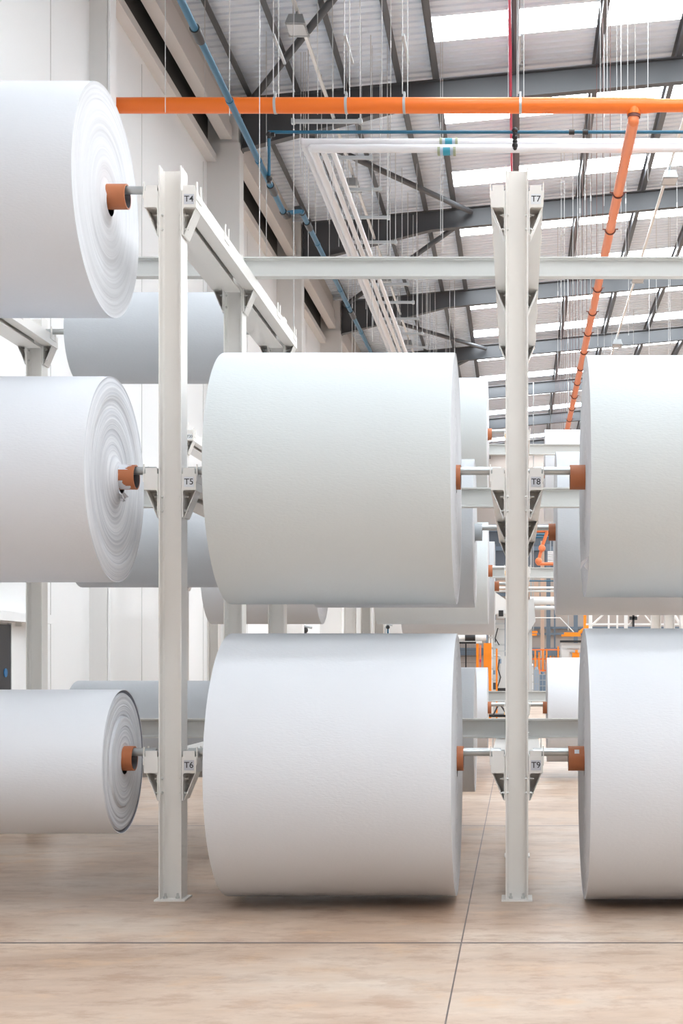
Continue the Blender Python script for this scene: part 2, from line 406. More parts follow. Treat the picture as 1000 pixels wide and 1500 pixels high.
def rail_proto(s):
    """rail on the side s (+1 right, -1 left) of a line of posts; top of rail at z=0, front end at y=0"""
    r_ = empty('support_rail', (0, 0, 0), '', 'rail')
    xi, xo = .086*s, .19*s
    lo, hi = min(xi, xo), max(xi, xo)
    H = .119
    b = MB().box(lo, hi, 0, 4.58, -H, 0)
    b.build('rail_beam', 'cream', r_)
    # front end block with the shaft stop
    MB().box(min(.094*s, .18*s), max(.094*s, .18*s), .004, .02, 0, .043).box(min(.094*s, .1*s), max(.094*s, .1*s), .02, .14, 0, .03).build('end_block', 'cream', r_)
    for yc in POSTDY:
        a = .003
        g = MB().box(min(xi, .0945*s), max(xi, .0945*s), yc+.002, yc+PD-.002, -H-.2, -H)
        g.prism([(.0945*s, -H-.2), (.0945*s, -H), (.183*s, -H)], 'y', yc+PD-.016, yc+PD-.006)
        g.add([(.0945*s, yc+.025, -H-.2), (.0945*s, yc+PD-.004, -H-.2), (.177*s, yc+PD-.004, -H), (.177*s, yc+.025, -H),
               (.1005*s, yc+.025, -H-.2), (.1005*s, yc+PD-.004, -H-.2), (.183*s, yc+PD-.004, -H), (.183*s, yc+.025, -H)],
              [(0, 1, 2, 3), (4, 7, 6, 5), (0, 4, 5, 1), (1, 5, 6, 2), (2, 6, 7, 3), (3, 7, 4, 0)])
        g.prism([(.0945*s, -H), (.107*s, -H), (.1*s, -H-.004), (.0945*s, -H-.014)], 'y', yc+.003, yc+.012)
        br = g.build('bracket', 'cream', r_)
        for bz in (-.164, -.268):
            t = MB()
            t.tube((.0945*s, yc+.05, bz), (.106*s, yc+.05, bz), .0115, 6).tube((.06*s, yc+.05, bz), (.124*s, yc+.05, bz), .0065, 8)
            t.tube((.073*s, yc+.05, bz), (.065*s, yc+.05, bz), .0115, 6)
            t.build('bolt', 'bolt', br)
    for ys in (.08, 1.05, 3.46, 4.43):
        for d in (-.062, .058):
            x = .19*s
            b = MB().prism([(ys+d-.016, -.05), (ys+d+.016, -.05), (ys+d+.012, .07), (ys+d-.008, .07)], 'x', min(x, x+.008*s), max(x, x+.008*s))
            b.build('cradle_prong', 'cream', r_)
        MB().box(min(x, x+.006*s), max(x, x+.006*s), ys-.09, ys+.09, -.06, -.01).build('cradle_plate', 'cream', r_)
    return r_
def tie_proto():
    """central beam that joins the posts of a line front to back"""
    r_ = empty('tie_beam', (0, 0, 0), '', 'beam')
    for a, c in ((PD+.004, 2.206), (2.21+PD+.004, 4.386)):
        MB().box(-.07, .07, a, c, -.15, -.138).box(-.005, .005, a, c, -.138, -.012).box(-.083, .083, a, c, -.012, 0).build('beam_section', 'cream', r_)  # top flange widened to keep light out of the slots beside the rails
    return r_

colname = {0: 'far left', 1: 'left', 2: 'centre', 3: 'right'}
TL = {1: ['T6', 'T5', 'T4'], 2: ['T9', 'T8', 'T7']}
LV = ['lowest', 'middle', 'top']
pp = post_proto(5.375); first = True
for ri, ry in enumerate(RACKY):
    for ci, cx in enumerate(COLX):
        for pi, dy in enumerate(POSTDY):
            if ci == 3 and ri == 0: pass
            o = pp if first else copy_tree(pp); first = False
            o.location = (cx, ry+dy, 0)
            if ri == 0 and pi == 0 and ci in TL:
                o['label'] = 'cream steel upright post with base plate, front row, beside labels %s, %s and %s' % tuple(TL[ci][::-1])
            else:
                lab = 'cream steel rack post, %s of the %s rack, %s line of posts' % (['front', 'middle', 'back'][pi], ['near', 'far'][ri], colname[ci])
                o['label'] = lab
            o['category'] = 'post'; o['group'] = 'rack posts'
for s in (-1, 1):
    proto = rail_proto(s); first = True
    for ri, ry in enumerate(RACKY):
        for ci, cx in enumerate(COLX):
            for li, z in enumerate(RT):
                o = proto if first else copy_tree(proto); first = False
                o.location = (cx, ry, z)
                side = 'right' if s > 0 else 'left'
                if ri == 0 and ci in TL and s > 0:
                    o['label'] = 'cream steel roll support rail with label %s on its front end' % TL[ci][li]
                elif ri == 0 and ci in TL:
                    o['label'] = 'cream roll support rail on the left side of the post, opposite label %s' % TL[ci][li]
                else:
                    o['label'] = '%s roll support rail on the %s side of the %s post line, %s rack' % (LV[li], side, colname[ci], ['near', 'far'][ri])
                o['category'] = 'rail'; o['group'] = 'roll support rails'
                txt = None
                if ri == 0 and ci in TL and s > 0: txt = TL[ci][li]
                if ri == 1 and ci == 0 and s > 0 and li == 2: txt = 'T20'
                if txt:
                    pm = 'plate_w' if txt in ('T7', 'T5', 'T20') else 'plate'
                    sc = 1 if len(txt) == 2 else 1.0
                    lp = MB().box(.103 if len(txt) == 2 else .095, .176, -.003, 0, -.098, -.024).build('label_plate', pm, o)
                    lettering(txt, .062 if len(txt) == 2 else .055, (.139, -.0036, -.061), lp)
                if ri == 1 and ci == 2 and s < 0 and li > 0:
                    MB().box(-.185, -.135, -.003, 0, -.095, -.02).build('sticker', 'yellow', o)
proto = tie_proto(); first = True
for ri, ry in enumerate(RACKY):
    for ci, cx in enumerate(COLX):
        for li, z in enumerate(RT):
            o = proto if first else copy_tree(proto); first = False
            o.location = (cx, ry, z+.0)
            o['label'] = '%s tie beam between the two rails of the %s post line, %s rack' % (LV[li], colname[ci], ['near', 'far'][ri])
            o['category'] = 'beam'; o['group'] = 'tie beams along the racks'
# cross beams
def cross_proto():
    r_ = empty('cross_beam', (0, 0, 0), '', 'beam')
    L = 2.54-2*PW
    b = MB().box(0, L, -.05, .05, .163, .175).box(0, L, -.004, .004, .012, .163).box(0, L, -.05, .05, 0, .012)
    for zz_ in (.012, .163):
        sg = 1 if zz_ < .1 else -1
        b.prism([(-.004, zz_), (-.018, zz_), (-.004, zz_+sg*.014)], 'x', 0, L)
    b.build('beam_section', 'beamgrey', r_)
    for xa in (.0, L-.01):
        b = MB().box(xa, xa+.01, -.055, .055, .002, .173)
        b.build('end_plate', 'beamgrey', r_)
        for zz_ in (.045, .13):
            MB().tube((xa-.002 if xa > 1 else xa+.01, -.03, zz_), (xa-.016 if xa > 1 else xa+.026, -.03, zz_), .012, 6).build('bolt', 'bolt', r_)
    return r_
proto = cross_proto(); first = True
for ri, ry in enumerate(RACKY):
    for bi in range(3):
        for li, z in enumerate(RT):
            o = proto if first else copy_tree(proto); first = False
            o.location = (COLX[bi]+PW, ry+2.3, z+.007)
            bay = ['left', 'middle', 'right'][bi]
            o['label'] = '%s-level grey cross beam between posts in the %s bay of the %s rack' % (LV[li], bay, ['near', 'far'][ri])
            o['category'] = 'beam'; o['group'] = 'cross beams of the racks'

# ------------------------------------------------------------------ paper rolls and shafts
def roll(x0, x1, y, z, rad, label, zshaft, prot0=.06, prot1=.06, body='paper', end='paper_end', core='core', style='plain', seed=1, group='white paper rolls on the racks', corez=None, hole=.096):
    rnd = random.Random(seed)
    corez = zshaft-.047 if corez is None else corez
    r_ = empty('paper_roll', ((x0+x1)/2, y, z), label, 'paper roll', group)
    h = (x1-x0)/2
    def endprof(sign, st):
        pts = []
        n = 46; off = 0
        for i in range(n+1):
            t = i/n; rr = rad-.006-(rad-.006-hole)*t
            if st == 'plain': off = .0025*math.sin(i*1.7+seed)+rnd.uniform(-.0008, .0008)
            elif st == 'soft': off = .004*math.sin(i*.35+seed)+rnd.uniform(-.0022, .0022)+.02*max(0, 1-(rr-hole)/.07)**1.5
            elif st == 'rings':
                off = rnd.uniform(-.0022, .0022)-.02*math.exp(-((t-.30)/.09)**2)+.015*math.sin(t*7)
                off += .035*max(0, 1-(rr-hole)/.10)
            elif st == 'grooved':
                off = rnd.uniform(-.003, .003)-(.014 if 1 <= i < 3 else 0)-(.012 if i == 20 else 0)+(.012 if i > 20 else 0)
            pts.append((sign*(h-.004+off), rr))
        return pts
    left = endprof(-1, 'plain')[::-1]
    right = endprof(1, style)
    prof = left+[(-h+.001, rad-.001), (-h+.006, rad), (-h*.5, rad), (0, rad), (h*.5, rad), (h-.006, rad), (h-.001, rad-.001)]+right
    nl = len(left); mis = []
    for j in range(len(prof)-1): mis.append(1 if (j < nl-1 or j >= nl+7-1) else 0)
    if style == 'grooved': mis[nl+7] = 2; mis[nl+8] = 2  # groove faces get the painted rim shadow
    ph = rnd.uniform(0, 6)
    wob = lambda x, a: .0012*math.sin(2*a+ph)+.0008*math.sin(5*a+ph*2)
    b = MB().lathe(prof, 128, mis, wob)
    b.build('wound_paper', [body, end, 'paper_rim_shadow'], r_, smooth=True)
    # card core tube (runs right through)
    dz = corez-z
    ri, ro = .080, .091
    c0, c1 = -h-prot0, h+prot1
    c = MB().lathe([(c0, ri), (c0, ro), (c1, ro), (c1, ri), (c0, ri)], 48, [0, 0, 0, 1])
    o = c.build('core_tube', [core, 'core_in'], r_, smooth=True); o.location = (0, 0, dz)
    # the layers next to the core close the gap above it
    return r_, o, dz, h

def shaft(xa, xb, y, z, label):
    r_ = empty('steel_shaft', ((xa+xb)/2, y, z), label, 'shaft', 'steel shafts carrying the rolls')
    h = (xb-xa)/2
    MB().tube((-h, 0, 0), (h, 0, 0), .030, 28).build('shaft_tube', 'shaft', r_, smooth=True)
    for s_ in (-1, 1):
        MB().tube((s_*h, 0, 0), (s_*(h+.028), 0, 0), .017, 16).build('shaft_stub', 'stub', r_, smooth=True)
    return r_

def bay(i): return (COLX[i], COLX[i+1])
Y1, Y2, Y3, Y4 = 10.08, 14.43, 20.73, 25.08
ZS = [z+.0305 for z in RT]
rolls = [
 # bay, y, level, x0, x1, centre z, radius, label, options
 (0, Y1, 2, -4.66, -3.016, 5.13, .826, 'large white paper roll at top left, its bright end facing post T4', dict(prot1=.145, style='soft', seed=3)),
 (0, Y1, 1, -4.66, -2.955, 3.085, .751, 'white paper roll with ragged ringed end and torn brown core, left of label T5', dict(prot1=.15, style='rings', end='paper_end_rough', seed=5)),
 (0, Y1, 0, -4.66, -2.90, 1.016, .529, 'smallest front roll, lower left, with grooved end facing label T6', dict(prot1=.08, style='grooved', end='paper_end_rough', seed=8)),
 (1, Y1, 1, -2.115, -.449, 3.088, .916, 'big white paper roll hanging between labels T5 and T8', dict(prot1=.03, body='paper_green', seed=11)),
 (1, Y1, 0, -2.10, -.443, .998, .962, 'biggest middle roll just above the floor between labels T6 and T9', dict(prot1=.045, seed=12)),
 (2, Y1, 1, .492, 2.15, 3.105, .881, 'white paper roll at the right edge beside label T8', dict(prot0=.108, body='paper_green', seed=13)),
 (2, Y1, 0, .485, 2.15, 1.004, .990, 'white paper roll at the lower right edge beside label T9, close to the floor', dict(prot0=.113, seed=14)),
 (0, Y2, 2, -4.63, -2.97, 5.15, .471, 'thin shade-toned roll on the top level behind post T4', dict(seed=15, body='paper_blue')),
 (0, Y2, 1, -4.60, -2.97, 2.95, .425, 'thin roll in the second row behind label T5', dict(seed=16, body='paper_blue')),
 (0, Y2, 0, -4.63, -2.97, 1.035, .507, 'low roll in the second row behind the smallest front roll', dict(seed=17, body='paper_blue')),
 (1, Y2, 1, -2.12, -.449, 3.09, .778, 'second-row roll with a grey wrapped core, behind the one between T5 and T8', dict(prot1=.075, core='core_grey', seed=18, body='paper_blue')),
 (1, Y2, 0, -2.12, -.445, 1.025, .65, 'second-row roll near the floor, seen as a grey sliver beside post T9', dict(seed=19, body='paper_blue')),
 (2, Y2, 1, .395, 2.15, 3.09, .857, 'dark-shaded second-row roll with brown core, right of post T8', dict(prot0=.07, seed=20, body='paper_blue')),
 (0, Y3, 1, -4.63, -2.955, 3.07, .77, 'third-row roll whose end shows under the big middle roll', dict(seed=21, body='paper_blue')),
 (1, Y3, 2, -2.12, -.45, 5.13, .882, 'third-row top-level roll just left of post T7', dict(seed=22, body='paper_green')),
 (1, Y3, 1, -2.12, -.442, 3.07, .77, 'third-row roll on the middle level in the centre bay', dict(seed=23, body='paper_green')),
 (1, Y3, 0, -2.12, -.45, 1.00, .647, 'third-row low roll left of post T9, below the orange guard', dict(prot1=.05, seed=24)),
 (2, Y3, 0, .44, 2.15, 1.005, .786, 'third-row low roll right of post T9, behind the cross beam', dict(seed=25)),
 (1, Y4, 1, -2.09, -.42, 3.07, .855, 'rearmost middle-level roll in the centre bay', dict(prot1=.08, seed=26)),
 (2, Y4, 2, .49, 2.15, 5.13, .838, 'rearmost top-level roll right of post T8', dict(seed=27)),
]
for (bi, y, lv, x0, x1, zc, rad, lab, kw) in rolls:
    res = roll(x0, x1, y, zc, rad, lab, ZS[lv], **kw)
    a, c = bay(bi)
    shaft(a+.118, c-.118, y, ZS[lv], 'zinc shaft through the ' + lab.split(',')[0].replace('its ', ''))
    if kw.get('seed') == 5:
        r_, core, dz, h = res
        # torn paper still glued to the core
        rnd = random.Random(2); b = MB()
        for (xa, xb, a0, a1) in ((.03, .095, 30, 72), (.03, .08, 68, 112), (.05, .115, 48, 66), (.03, .11, -78, -50), (.03, .075, -52, -22)):
            n = 6; vs = []
            for j in range(n+1):
                an = R(a0+(a1-a0)*j/n)
                for xx in (xa+rnd.uniform(-.01, .01), xb+rnd.uniform(-.015, .015)):
                    vs.append((h+xx, -.0925*math.cos(an), .0925*math.sin(an)))
            b.add(vs, [(2*j, 2*j+1, 2*j+3, 2*j+2) for j in range(n)])
        o = b.build('torn_paper', 'paper', r_, smooth=True); o.location = (0, 0, dz)
        rg = random.Random(9); vs = []
        for j in range(13):
            a_ = R(228+j*7); ro_ = .135+rg.uniform(0, .03)
            vs += [(h+.035, -.097*math.cos(a_), .097*math.sin(a_)), (h+.028+rg.uniform(0, .05), -ro_*math.cos(a_), ro_*math.sin(a_))]
        MB().add(vs, [(2*j, 2*j+1, 2*j+3, 2*j+2) for j in range(12)]).build('ragged_flap', 'paper', r_)
    if kw.get('seed') == 13:
        r_, core, dz, h = res
        b = MB().add([(-h, -.1-.5, -.62), (-h-.05, -.55, -.66), (-h-.055, -.5, -.71), (-h-.03, -.55, -.69), (-h, -.5, -.72)], [(0, 1, 2, 3), (0, 3, 4)])
        b.build('loose_flap', 'paper', r_)
    if kw.get('seed') == 14:
        r_, core, dz, h = res
        b = MB()
        for j in range(4):
            a_ = R(80+j*5)
        b.lathe([(-h-.07, .0925), (-h-.025, .0925)], 12)
        v = [(-h-.070+.035*i, -.0925*math.cos(R(an)), .0925*math.sin(R(an))) for an in (26, 34, 41, 48) for i in (0, 1)]
        o = MB().add(v, [(2*i, 2*i+1, 2*i+3, 2*i+2) for i in range(3)]).build('paper_tape', 'paper', r_); o.location = (0, 0, dz)

# ------------------------------------------------------------------ pipes
# orange main
mo = empty('sprinkler_main', at(960, 154, 21), 'thick orange pipe running across the hall above the racks', 'pipe')
ZM = at(0, 154.5, 21).z; XE = at(945, 0, 21).x
b = MB().tube((-6.39, 21, ZM), (XE, 21, ZM), .118, 32).tube((XE, 21, ZM), (XE+.22, 21, ZM), .118, 32, .098).tube((XE+.22, 21, ZM), (9, 21, ZM), .098, 32)
def place(o, root): o.parent = root; o.location = tuple(-v for v in root.location); return o
place(b.build('pipe_run', 'orange', None, True), mo)
for px in (206, 590): place(MB().tube(at(px, 154.5, 21), at(px, 154.5, 21)+Vector((.01, 0, 0)), .1195, 32).build('pipe_joint', 'orange', None, True), mo)
for px in (403, 507, 592, 762):
    x = at(px, 0, 21).x
    g = MB().tube((x-.02, 21, ZM), (x+.02, 21, ZM), .126, 28).box(x-.016, x+.016, 20.96, 21.04, ZM+.12, ZM+.2)
    h_ = place(g.build('pipe_clamp', 'galv', None, True), mo)
    q = MB().tube((x-.03, 21, ZM+.18), (x-.03, 21, roofz(x)-.3), .008, 6).tube((x+.05, 21, ZM+.12), (x+.05, 21, roofz(x)-.3), .008, 6)
    place(q.build('hanger_rod', 'wire', None), mo)
    q = MB().box(x-.03, x+.01, 20.9, 21.9, ZM+1.02, ZM+1.06)
    place(q.build('hanger_channel', 'galv', None), mo)
x = at(928, 0, 21).x
place(MB().tube((x, 21, ZM-.04), (x, 21, ZM-.19), .10, 24).build('branch_collar', 'clamp', None, True), mo)
place(MB().tube((x, 21, ZM-.04), (x, 21, ZM-.145), .108, 24).build('branch_outlet', 'orange', None, True), mo)
# orange branch
ZB = 10.02; XB = 1.775
bo = empty('sprinkler_branch', (XB, 21, ZB), 'orange pipe running away from the camera, held by brown clamps', 'pipe')
place(MB().ball((XB, 21, ZB), .088, 16).tube((XB, 21, ZB), (XB, 79, ZB), .086, 24).tube((XB, 21, ZB), (XB, 21, ZB+.1), .086, 20).build('pipe_run', 'orange_lt', None, True), bo)
for i in range(20):
    y = 24.2+2.07*i; c = MB()
    n = 10
    pts = [(XB+.1*math.cos(R(180+180*j/n)), y, ZB+.1*math.sin(R(180+180*j/n))) for j in range(n+1)]
    c.path([(XB-.15, y, ZB+.005)]+pts+[(XB+.15, y, ZB+.005)], .013, 6)
    c.tube((XB-.14, y, ZB), (XB-.14, y, roofz(XB)-.25), .006, 5)
    place(c.build('pipe_clamp', 'clamp', None), bo)
# blue air pipe
bp_ = empty('air_pipe', at(265, 0, 16.1), 'bright blue air pipe with black couplings running into the distance', 'pipe')
XA = -3.96; pa = at(265, 0, 16.1)
j1 = at(416, 313, 24.0); j2 = at(440, 308, 24.2)
k1 = j1; k0 = pa+(pa-k1)*.6
k2 = at(441, 309, 24.3)
dirn = (at(545, 520, 37.5)-k2)
k3 = k2+dirn*1.6
place(MB().path([k0, k1], .047, 16).path([k2, k3], .047, 16).path([k1, k2], .04, 12).build('pipe_run', 'blue', None, True), bp_)
def along(a, b_, t): return a+(b_-a)*t
c = MB()
def coup(p, d, L_=.16, r=.062):
    c.tube(p-d*L_/2, p+d*L_/2, r, 16)
def inv(a, b_, py):   # parameter where the line crosses an image row
    lo, hi = 0., 1.
    for _ in range(40):
        m_ = (lo+hi)/2; p = along(a, b_, m_)
        if VY-(p.z-CZ)*F/p.y < py: lo = m_
        else: hi = m_
    return lo
d1 = (k1-k0).normalized(); d2 = (k3-k2).normalized()
for py, L_ in ((50, .35), (277, .4)): 
    c = MB(); coup(along(k0, k1, inv(k0, k1, py)), d1, L_, .064); place(c.build('coupling', 'black', None, True), bp_)
for py in (330,):
    c = MB(); coup(along(k2, k3, inv(k2, k3, py)), d2, .4, .062); place(c.build('coupling', 'black', None, True), bp_)
for py in (460,):
    c = MB(); coup(along(k2, k3, inv(k2, k3, py)), d2, .7, .062); place(c.build('coupling', 'black', None, True), bp_)
for a, b_, dd, pys in ((k0, k1, d1, (148, 236)), (k2, k3, d2, (357, 425, 448, 487))):
    for py in pys:
        c = MB(); coup(along(a, b_, inv(a, b_, py)), dd, .08, .056); place(c.build('pipe_clip', 'blue', None, True), bp_)
c = MB().path([k1-d1*.12, k1+Vector((.03, .05, -.02)), k1+Vector((.08, .08, 0))], .062, 14).path([k2+Vector((-.12, -.02, .01)), k2+Vector((-.03, 0, .03)), k2+d2*.12], .062, 14)
place(c.build('elbow', 'black', None, True), bp_)
# blue thin header
YH = 22.0
zh = at(0, 193.5, YH).z; xh = at(394, 0, YH).x
th = empty('air_header', (xh, YH, zh), 'thin blue pipe running across just under the orange pipe', 'pipe')
place(MB().path([(xh, YH, at(0, 268, YH).z), (xh, YH, zh), (9, YH, zh)], .026, 12).build('pipe_run', 'blue', None, True), th)
for (px, pz) in ((394, 197), (394, 262)):
    p = at(px, pz, YH); place(MB().ball(p, .05, 12).tube(p-Vector((0, 0, .07)), p+Vector((0, 0, .02)), .035, 10).tube(p, p+Vector((.09 if pz < 200 else 0, 0, .0)), .035, 10).build('elbow', 'black', None, True), th)
place(MB().tube(at(834, 193.5, YH), at(861, 193.5, YH), .022, 8).tube(at(833, 193.5, YH), at(841, 193.5, YH), .042, 12).tube(at(853, 193.5, YH), at(861, 193.5, YH), .042, 12).build('coupling', 'black', None, True), th)
v = MB()
for py, r in ((191, .05), (196, .035), (201, .048), (207, .04), (213, .05), (217, .035)): v.ball(at(754, py, YH-.03), r, 8)
v.tube(at(754, 188, YH-.03), at(754, 219, YH-.03), .025, 8)
place(v.build('drop_valve', 'black', None, True), th)
# white wrapped pipes
def wpipe(pts, r, label, cp=None):
    o = empty('insulated_pipe', pts[0], label, 'pipe', 'white insulated pipes')
    place(MB().path(pts, r, 20).build('pipe_run', 'whitepipe', None, True), o)
    if cp is not None:
        for dx in (-.13, .13): 
            p = cp+Vector((dx, 0, 0)); place(MB().tube(p-Vector((.022, 0, 0)), p+Vector((.022, 0, 0)), r*1.2, 16).build('collar', 'olive', None, True), o)
        place(MB().tube(cp-Vector((.06, 0, 0)), cp+Vector((.06, 0, 0)), r*1.12, 16).build('sleeve', 'teal', None, True), o)
        place(MB().tube(cp-Vector((.13, 0, 0)), cp+Vector((.13, 0, 0)), r*1.06, 16).build('clear_sight', 'tankb2', None, True), o)
    return o
YW = 23.0
za = at(0, 208.5, YW).z; zb_ = at(0, 221, YW).z
wpipe([(9, YW, za), (-3.60, YW, za), (-3.60, 79, za-.02)], .062, 'upper white pipe across the hall, turning away at its left end', at(657, 208.5, YW))
wpipe([(9, YW-.1, zb_), (-3.44, YW-.1, zb_), (-3.44, 79, zb_)], .068, 'lower white pipe across the hall, turning away at its left end', at(654, 221, YW-.1))
wpipe([(-3.28, YW+.1, zb_+.03), (-3.28, 79, zb_)], .048, 'third of the white pipes running away from the camera')
wpipe([(-3.13, YW+.1, zb_+.06), (-3.13, 79, zb_)], .048, 'rightmost of the white pipes running away from the camera')
# red pipe under the roof
zr = 13.45
ro = empty('red_pipe', (-.15, 15, zr), 'thin red pipe high under the roof behind post T7', 'pipe')
place(MB().tube((-.145, 15, zr), (-.145, 80, zr), .028, 10).build('pipe_run', 'red', None, True), ro)
place(MB().tube(at(744, 208.8, YW+.12), at(749, 208.8, YW+.12), .02, 8).build('side_outlet', 'red', None, True), ro)

# trapeze supports over the white pipes
def trap_proto():
    r_ = empty('trapeze_hanger', (0, 0, 0), '', 'pipe hanger')
    MB().box(0, 1.24, -.03, .03, -.03, .03).build('channel', 'galv', r_)
    for x in (.03, 1.2):
        b = MB().tube((x, 0, .03), (x, 0, 2.3), .008, 6); b.build('rod', 'wire', r_)
        MB().box(x-.03, x+.03, -.04, .04, -.045, .045).build('end_cap', 'galv', r_)
    for x in (.15, .30, .45, .62):
        MB().tube((x, 0, -.03), (x, 0, -.62), .006, 6).build('drop_rod', 'wire', r_)
    return r_
proto = trap_proto()
NT = 14
tw = ['directly below the orange pipe', 'second in the row, below the horizontal ones', 'third, beside the second lamp', 'fourth, against the second rafter',
      'fifth, just above the cross beam', 'sixth', 'seventh', 'eighth', 'ninth', 'tenth', 'eleventh', 'twelfth', 'thirteenth', 'fourteenth and farthest']
for i in range(NT):
    o = proto if i == 0 else copy_tree(proto)
    o.location = (-3.95, 23.9+1.73*i, 11.16)
    o['label'] = 'grey trapeze pipe hanger over the white pipes, ' + tw[i] + (' from the front' if 5 <= i < 13 else '')
    o['category'] = 'pipe hanger'; o['group'] = 'trapeze hangers in a row'

# lamps with their trunking
def lamp_proto():
    r_ = empty('high_bay_lamp', (0, 0, 0), '', 'lamp')
    b = MB().add([(-.17, -.24, 0), (.17, -.24, 0), (.17, .24, 0), (-.17, .24, 0), (-.12, -.16, .19), (.12, -.16, .19), (.12, .16, .19), (-.12, .16, .19)],
                 [(0, 3, 2, 1), (4, 5, 6, 7), (0, 1, 5, 4), (1, 2, 6, 5), (2, 3, 7, 6), (3, 0, 4, 7)])
    b.build('housing', 'lampbody', r_)
    MB().box(-.15, .15, -.2, .22, -.015, 0).build('diffuser', 'lampglass', r_)
    MB().box(-.185, .185, .235, .27, -.02, .03).build('front_bar', 'galv', r_)
    MB().tube((0, 0, .19), (0, 0, .3), .02, 8).build('hook', 'galv', r_)
    return r_
proto = lamp_proto(); first = True
ll = {(-3.82, 0): 'upper left in front of the first rafter', (-3.82, 1): 'left row, second, between the white pipes and first cross beam', (-3.82, 2): 'left row, third, just under the cross beam', (-3.82, 3): 'left row, fourth',
      (3.46, 0): 'upper right near the frame edge', (3.46, 1): 'right row, just under the cross beam', (3.46, 2): 'right row, third one down', (3.46, 3): 'right row, fourth one down'}
for X, ys in ((-3.82, (23.7, 31.7, 39.7, 47.7)), (3.46, (31.2, 39.4, 47.6, 55.8))):
    for i, y in enumerate(ys):
        o = proto if first else copy_tree(proto); first = False
        o.location = (X, y, 12.68); o['label'] = 'grey rectangular high bay lamp, ' + ll[(X, i)]; o['category'] = 'lamp'; o['group'] = 'high bay lamps'
    o = MB().box(X-.03, X+.03, 16, 79, 12.98, 13.03).build('lighting_trunking', 'whitemetal')
    tag(o, 'white trunking line above the %s row of lamps' % ('left' if X < 0 else 'right'), 'trunking')
    for i in range(2): pass

# hanging wires: one object each
wires = []
rw = random.Random(21)
for px, py0, py1, D in ((242, 0, 165, 20), (300, 30, 150, 24), (336, 0, 170, 20), (380, 0, 375, 19), (390, 0, 380, 26), (430, 0, 520, 22), (452, 0, 330, 30), (465, 0, 168, 23), (487, 0, 300, 24), (545, 0, 500, 27),
                        (559, 0, 190, 22), (572, 60, 180, 24), (529, 0, 210, 26), (645, 225, 345, 26), (648, 225, 370, 26), (757, 0, 145, 21.3), (879, 0, 145, 23), (889, 60, 145, 24), (903, 0, 145, 23), (919, 0, 140, 24),
                        (930, 0, 150, 22), (744, 0, 170, 25)):
    wires.append((px, py0, py1, D))
for i in range(64):
    D = rw.choice([27, 30, 33, 38, 44, 50]); lx = rw.uniform(-4.6, -2.0) if i < 34 else rw.uniform(.9, 5.2)
    px = VX+lx*F/D; zbot = rw.uniform(9.3, 11.5)
    wires.append((px, None, zbot, D))
mw = {}
for n_, (px, a, b_, D) in enumerate(wires):
    x = (px-VX)*D/F; zt = roofz(x)-.02
    if a is None: zb2 = b_
    else: zb2 = CZ+(VY-b_)*D/F
    if zb2 > zt-.2: zb2 = zt-1.5
    r = .006 if D < 28 else .0075
    L_ = zt-zb2
    o = MB().tube((0, 0, -L_), (0, 0, 0), r, 6).tube((0, 0, -L_*.5-.06), (0, 0, -L_*.5+.06), r*2.2, 6).build('hanging_rod', 'wire', loc=(x, D, zt))
    side = 'left of post T7' if x < 0 else 'right of post T7'
    tag(o, 'thin vertical suspension wire hanging from the roof, ' + side, 'wire', 'suspension wires ' + side)

# ------------------------------------------------------------------ left wall door
dr = empty('door_1', (-6.4, 16.6, 0), 'x', 'door'); del dr['label']; del dr['category']; dr['kind'] = 'structure'
place(MB().box(-6.4, -6.36, 15.9, 17.18, 0, 2.2).build('door_leaf', 'doordark', None), dr)
place(MB().tube((-6.36, 17.0, 1.60), (-6.352, 17.0, 1.60), .055, 20).build('round_sign', 'bluedot', None), dr)
place(MB().box(-6.4, -6.35, 17.18, 17.24, 0, 2.22).build('door_frame', 'wall', None), dr)
struct(MB().box(-6.4, -6.22, 13.5, 18.35, 2.24, 2.36).build('trim_60', 'wall'))
struct(MB().box(-6.4, -6.33, 17.45, 17.49, 2.19, 2.24).build('trim_61', 'whitemetal'))

# ------------------------------------------------------------------ far background
def bgthing(name, label, cat, group=None, loc=(0, 40, 0)):
    return empty(name, loc, label, cat, group)
def part(name, m, root, b, smooth=False): return place(b.build(name, m, None, smooth), root)
def bx(b, px0, px1, py0, py1, D, dep=.3):
    p, q = at(px0, py1, D), at(px1, py0, D)
    return b.box(p.x, q.x, D, D+dep, p.z, q.z)

# end wall girts and columns
for i, (py0, py1) in enumerate(((768, 778), (800, 806), (868, 873), (918, 921), (927, 930), (949, 960))):
    b = MB(); p, q = at(0, py1, 81.6), at(0, py0, 81.6)
    b.box(-6.4, 21.9, 81.8, 81.99, p.z, q.z); struct(b.build('trim_%d' % (70+i), 'steelblue'))
p = at(0, 770, 81.9); q = at(0, 842, 81.9)
struct(MB().box(-6.4, 21.9, 81.9, 81.99, q.z, p.z).build('trim_80', mat('slate_cladding', (.12, .14, .17), .6)))
for i, (px0, px1, D, m_) in enumerate(((791.5, 797, 72, 'peach'), (800, 806, 74, 'steelblue'), (811, 813.5, 70, 'steelblue'), (776, 779, 68, 'galv'), (840, 846, 78, 'steelblue'), (722, 726, 74, 'steelblue'))):
    p, q = at(px0, 0, D), at(px1, 0, D)
    b = MB().box(p.x, q.x, D, D+.012, 0, 8).box(p.x, q.x, D+.2, D+.212, 0, 8).box((p.x+q.x)/2-.006, (p.x+q.x)/2+.006, D, D+.21, 0, 8)
    tag(b.build('hall_column', m_), ['peach-coloured slim column behind the white ducts', 'thick blue-grey column behind the white ducts', 'thin blue-grey column right of the thick one', 'pale column directly right of post T8',
         'blue-grey column behind the grey machine housing', 'blue-grey column left of post T8'][i], 'column', 'columns at the far end')
